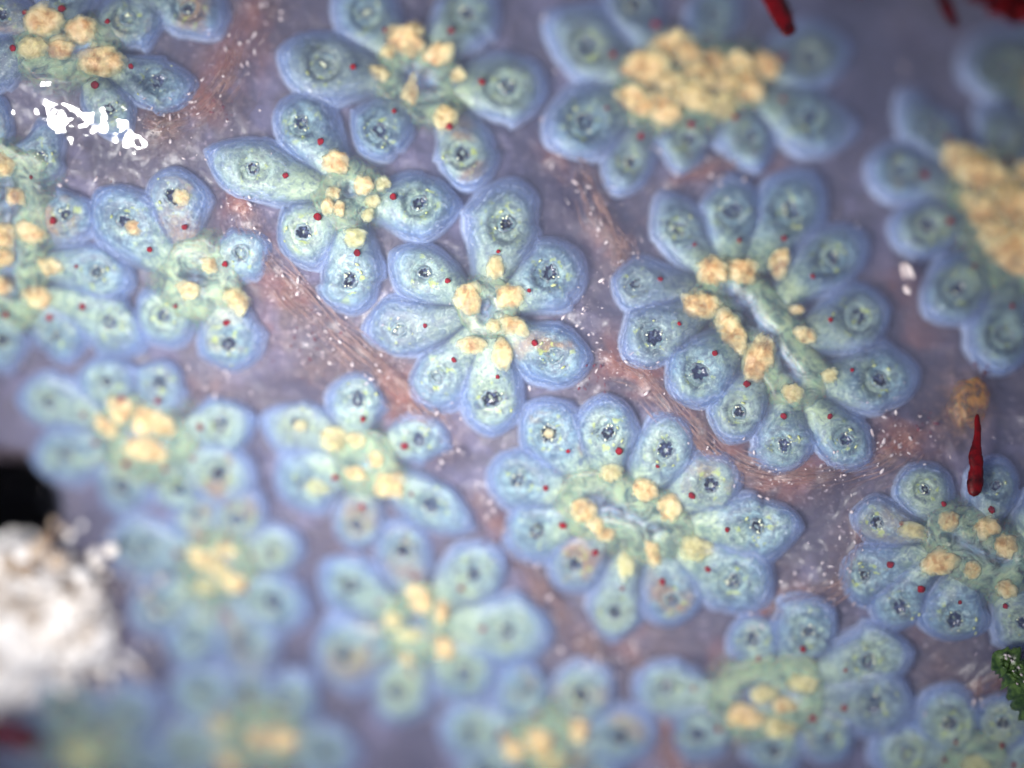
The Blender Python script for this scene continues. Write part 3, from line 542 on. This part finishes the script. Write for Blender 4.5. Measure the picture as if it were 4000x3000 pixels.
# ------------------------------------------------------------------ specks scattered over the mat
def specks(name, n, mat, lab, r0, r1, centres, seed):
    r = random.Random(seed); A = Acc()
    for i in range(n):
        if centres and r.random() < 0.75:
            c = r.choice(centres); x = r.gauss(c[0], c[2] * 0.5); y = r.gauss(c[1], c[2] * 0.5)
        else: x = r.uniform(-200, 4200); y = r.uniform(-200, 3200)
        s = r0 + (r1 - r0) * r.random() ** 4
        A.add(*blob(x, y, r.uniform(0.0, 0.045), s * r.uniform(0.8, 2.2), s * r.uniform(0.6, 1), s * 0.6, r.uniform(0, 3), 1, 0.5, 1.7, i % 89))
    tag(A.obj(name, mat), lab, 'specks', kind='stuff')
cc = [(x, y, 110) for p, hw, nf, l in STRANDS for x, y in p] + [(2300, 1230, 130), (2280, 1150, 90), (1290, 1390, 120), (3430, 1760, 150), (2950, 1840, 120), (870, 1500, 130), (3480, 1560, 110), (900, 1350, 120)]
specks('white_specks', 1900, M['speck'], 'tiny white pigment grains strewn over the purple mat', 1.5, 9, cc, 3)
specks('red_specks', 130, M['redspeck'], 'tiny dark red grains strewn over the mat', 3, 9, [(1200, 1350, 160), (1230, 1260, 120), (3830, 1480, 60), (3600, 1650, 90), (880, 420, 80), (2300, 1470, 80)], 5)

# ------------------------------------------------------------------ weeds, rock, shell, water
def frond(name, pts, widths, h, mat, label, cat, rag=0.25, seed=1, parent=None, group=None, lift=0.0):
    path = smooth_path(pts, 60); w = np.interp(np.linspace(0, 1, 60), np.linspace(0, 1, len(widths)), widths)
    d = np.gradient(path, axis=0); d /= np.linalg.norm(d, axis=1)[:, None]; nr = np.stack([-d[:, 1], d[:, 0]], 1)
    K = 18; ph = np.linspace(0, 2 * math.pi, K, endpoint=False); V = []
    w = w * np.sqrt(np.clip(1 - np.linspace(-1, 1, 60) ** 16, 0.02, 1))
    for i in range(60):
        side = 1 + rag * 2 * fbm(np.full(K, i / 5.0), np.sign(np.cos(ph)) * 3 + seed, seed, 3)
        lat = w[i] / 2 * np.cos(ph) * side
        V.append(W3(path[i, 0] + nr[i, 0] * lat, path[i, 1] + nr[i, 1] * lat, h + lift * (1 - i / 59) + w[i] / 2000 * 0.7 * np.sin(ph)))
    o = mesh_obj(name, np.concatenate(V), grid_faces(60, K, True), mat, parent, origin=V[30].mean(0) if parent is None else tuple(parent.location))
    if label: tag(o, label, cat, group)
    return o
RG = 'dark red alga filaments'
frond('red_filament', [(3798, 1615), (3799, 1700), (3792, 1770), (3793, 1850), (3784, 1935)], [22, 28, 48, 64, 56], 0.12, M['redalga'], 'single sharp dark red filament standing out of an amber patch', 'seaweed', 0.30, 3, group=RG)
frond('red_filament', [(2905, -120), (2960, 0), (3030, 150), (3048, 190)], [95, 85, 70, 40], 0.45, M['redalga'], 'thick crimson filament hanging from the top edge over the tan-hearted star', 'seaweed', 0.15, 5, group=RG)
frond('red_filament', [(3560, -120), (3600, 0), (3640, 90), (3672, 160)], [40, 46, 52, 26], 0.45, M['redalga'], 'thin crimson filament hanging from the top edge near the shaded corner', 'seaweed', 0.2, 7, group=RG)
frond('red_filament', [(3320, -80), (3310, 0), (3316, 36)], [40, 40, 26], 0.4, M['redalga'], 'tiny dark red tip just entering at the top edge', 'seaweed', 0.2, 8, group=RG)
al = empty('red_alga', W3(3900, 20, 0.5)); tag(al, 'tangled dark red alga tuft filling the shaded top corner', 'seaweed', RG)
for k, (p, w) in enumerate([([(3640, -80), (3780, 10), (3880, 95), (3910, 150)], [120, 130, 110, 40]), ([(3780, -90), (3900, 0), (4030, 80), (4150, 130)], [190, 200, 190, 150]), ([(3980, -120), (4010, 0), (4060, 140)], [80, 80, 60]), ([(3840, -40), (3860, 60), (3850, 110)], [60, 60, 40]), ([(3940, -30), (3960, 70), (3990, 190)], [90, 90, 40]), ([(3720, -60), (3740, 30), (3790, 110)], [70, 60, 40]), ([(3600, -60), (3760, -10), (3900, 30), (4050, 60)], [90, 110, 130, 130])]):
    frond('branch', p, w, 0.45 + 0.05 * k, M['redalga'], None, None, 0.55, 20 + k, al)
frond('bud', [(3960, 0), (3990, 20), (4030, 40)], [30, 50, 40], 0.62, M['shell'], None, None, 0.2, 27, al)
frond('red_filament', [(-60, 2830), (30, 2845), (110, 2865), (170, 2900)], [70, 70, 80, 50], 0.22, M['redalga'], 'blurred red scrap beneath the white rock in the bottom corner', 'seaweed', 0.2, 9, group=RG)
v, f = blob(3776, 1572, 0.035, 86, 104, 22, 0.1, 4, 0.35, 2.2, 5)
o = mesh_obj('amber_deposit', v, f, M['amber'], origin=W3(3770, 1570), attrs=dict(top=np.clip(ico(4)[0][:, 2], 0, 1)))
tag(o, 'amber yellow crumbly patch at the root of the dark red filament', 'deposit')
# green alga: a blade with swollen cells
ga = empty('green_alga', W3(3960, 2640, 0.1)); tag(ga, 'dark green alga blade with cells and painted glints at the side edge', 'seaweed')
frond('blade', [(3850, 2540), (3930, 2590), (4000, 2660), (4100, 2760)], [50, 150, 190, 200], 0.16, M['green'], None, None, 0.7, 31, ga)
frond('blade', [(3955, 2660), (3985, 2720), (4010, 2790), (4060, 2860)], [80, 70, 60, 60], 0.14, M['green'], None, None, 0.7, 33, ga)
A = Acc(); r = random.Random(4)
for i in range(90):
    t = r.random(); x = 3875 + 160 * t; y = 2550 + 150 * t + r.uniform(-60, 60) * (0.4 + t)
    A.add(*blob(x, y, 0.20 + 0.02 * r.random(), r.uniform(9, 20), r.uniform(6, 10), 9, 0.7 + r.uniform(-.5, .5), 1))
A.obj('cells', M['green'], ga, tuple(ga.location))
A = Acc()
for i in range(16):
    t = r.random(); A.add(*blob(3885 + 140 * t, 2560 + 140 * t + r.uniform(-40, 40), 0.225, r.uniform(5, 11), 4, 4, 0.7, 1))
A.obj('painted_glints', M['speck'], ga, tuple(ga.location))  # pale blobs in place of bright glints: the highlight is put into their colour
# shell chip
A = Acc()
sh = empty('shell_chip', W3(3530, 1085, 0.05)); tag(sh, 'small whitish ribbed shell chip beside the oval star', 'shell')
for k, (x, y, l, w, a) in enumerate([(3513, 1062, 34, 9, 80), (3530, 1058, 38, 9, 76), (3547, 1066, 34, 8, 70), (3530, 1135, 22, 14, 60)]):
    v, f = blob(x, y, 0.10, l, w, 8, math.radians(a), 2, 0.2, 3, k); mesh_obj('rib', v, f, M['shell'], sh, origin=tuple(sh.location))
# white rock with glassy grains
rx, ry = np.meshgrid(np.linspace(-1.1, 1.1, 90), np.linspace(-1.1, 1.1, 110))
X = 150 + 560 * rx; Y = 2420 + 430 * ry
dd = ((X - 60) / 350) ** 2 + ((Y - 2430) / 290) ** 2 + 3.0 * fbm(X / 170, Y / 170, 41, 5) + 0.35 * np.clip((-X + 150) / 300, 0, 1) * np.clip((2150 - Y) / 150, 0, 2)
hh = 0.14 * np.clip(1.05 - dd, -1, 1) + 0.30 * fbm(X / 80, Y / 80, 44, 5)
okk = (dd < 1.35).ravel(); ff = [q for q in grid_faces(110, 90) if all(okk[i] for i in q)]
rk = empty('white_rock', W3(120, 2330, 0)); tag(rk, 'glaring white gritty rock at the side edge below the black crevice', 'rock')
mesh_obj('crust', W3(X, Y, hh).reshape(-1, 3), ff, M['rock'], rk, origin=tuple(rk.location))
for i in range(170):
    a = r.uniform(0, 6.28); q = r.random() ** 0.6 * 1.15; x = 120 + 500 * q * math.cos(a); y = 2400 + 330 * q * math.sin(a)
    if y < 2180 and x < 170: continue
    s = r.uniform(7, 20 + 24 * r.random() ** 2) * (1.15 - 0.6 * q)
    v, f = blob(x, y, 0.06 + 0.10 * (1 - q), s * r.uniform(1, 1.7), s, s * r.uniform(.6, 1), a, 2, 0.5, 1.6, i); mesh_obj('grain', v, f, M['bead'], rk, origin=tuple(rk.location))
for i, (x, y, s) in enumerate([(210, 2095, 30), (120, 2150, 40), (60, 2190, 36), (250, 2180, 40), (175, 2140, 44), (460, 2140, 30), (405, 2195, 24), (345, 2235, 30), (130, 2210, 50), (40, 2240, 40), (320, 2390, 36)]):
    v, f = blob(x, y, 0.17, s, s, s, 0, 3, 0.12, 2, i + 60); mesh_obj('grain', v, f, M['bead'], rk, origin=tuple(rk.location))
# wet film with glints
A = Acc(); wx, wy = np.meshgrid(np.linspace(60, 680, 110), np.linspace(280, 740, 90))
q = ((wx - 350) / 290) ** 2 + ((wy - 500) / 190) ** 2 + 0.8 * fbm(wx / 120, wy / 120, 61, 3)
wh = 0.14 + 0.02 * np.clip(1 - q, -0.5, 1) + 0.022 * fbm(wx / 120, wy / 120, 62, 3) - 0.145 * (wy - 480) / 1000 + 0.028 * (wx - 350) / 1000
okk = (q < 1.0).ravel(); ff = [p for p in grid_faces(90, 110) if all(okk[i] for i in p)]
tag(mesh_obj('water_film', W3(wx, wy, wh).reshape(-1, 3), ff, M['wet'], origin=W3(350, 500)), 'clear wet film throwing white highlights below the upper left star', 'water film')
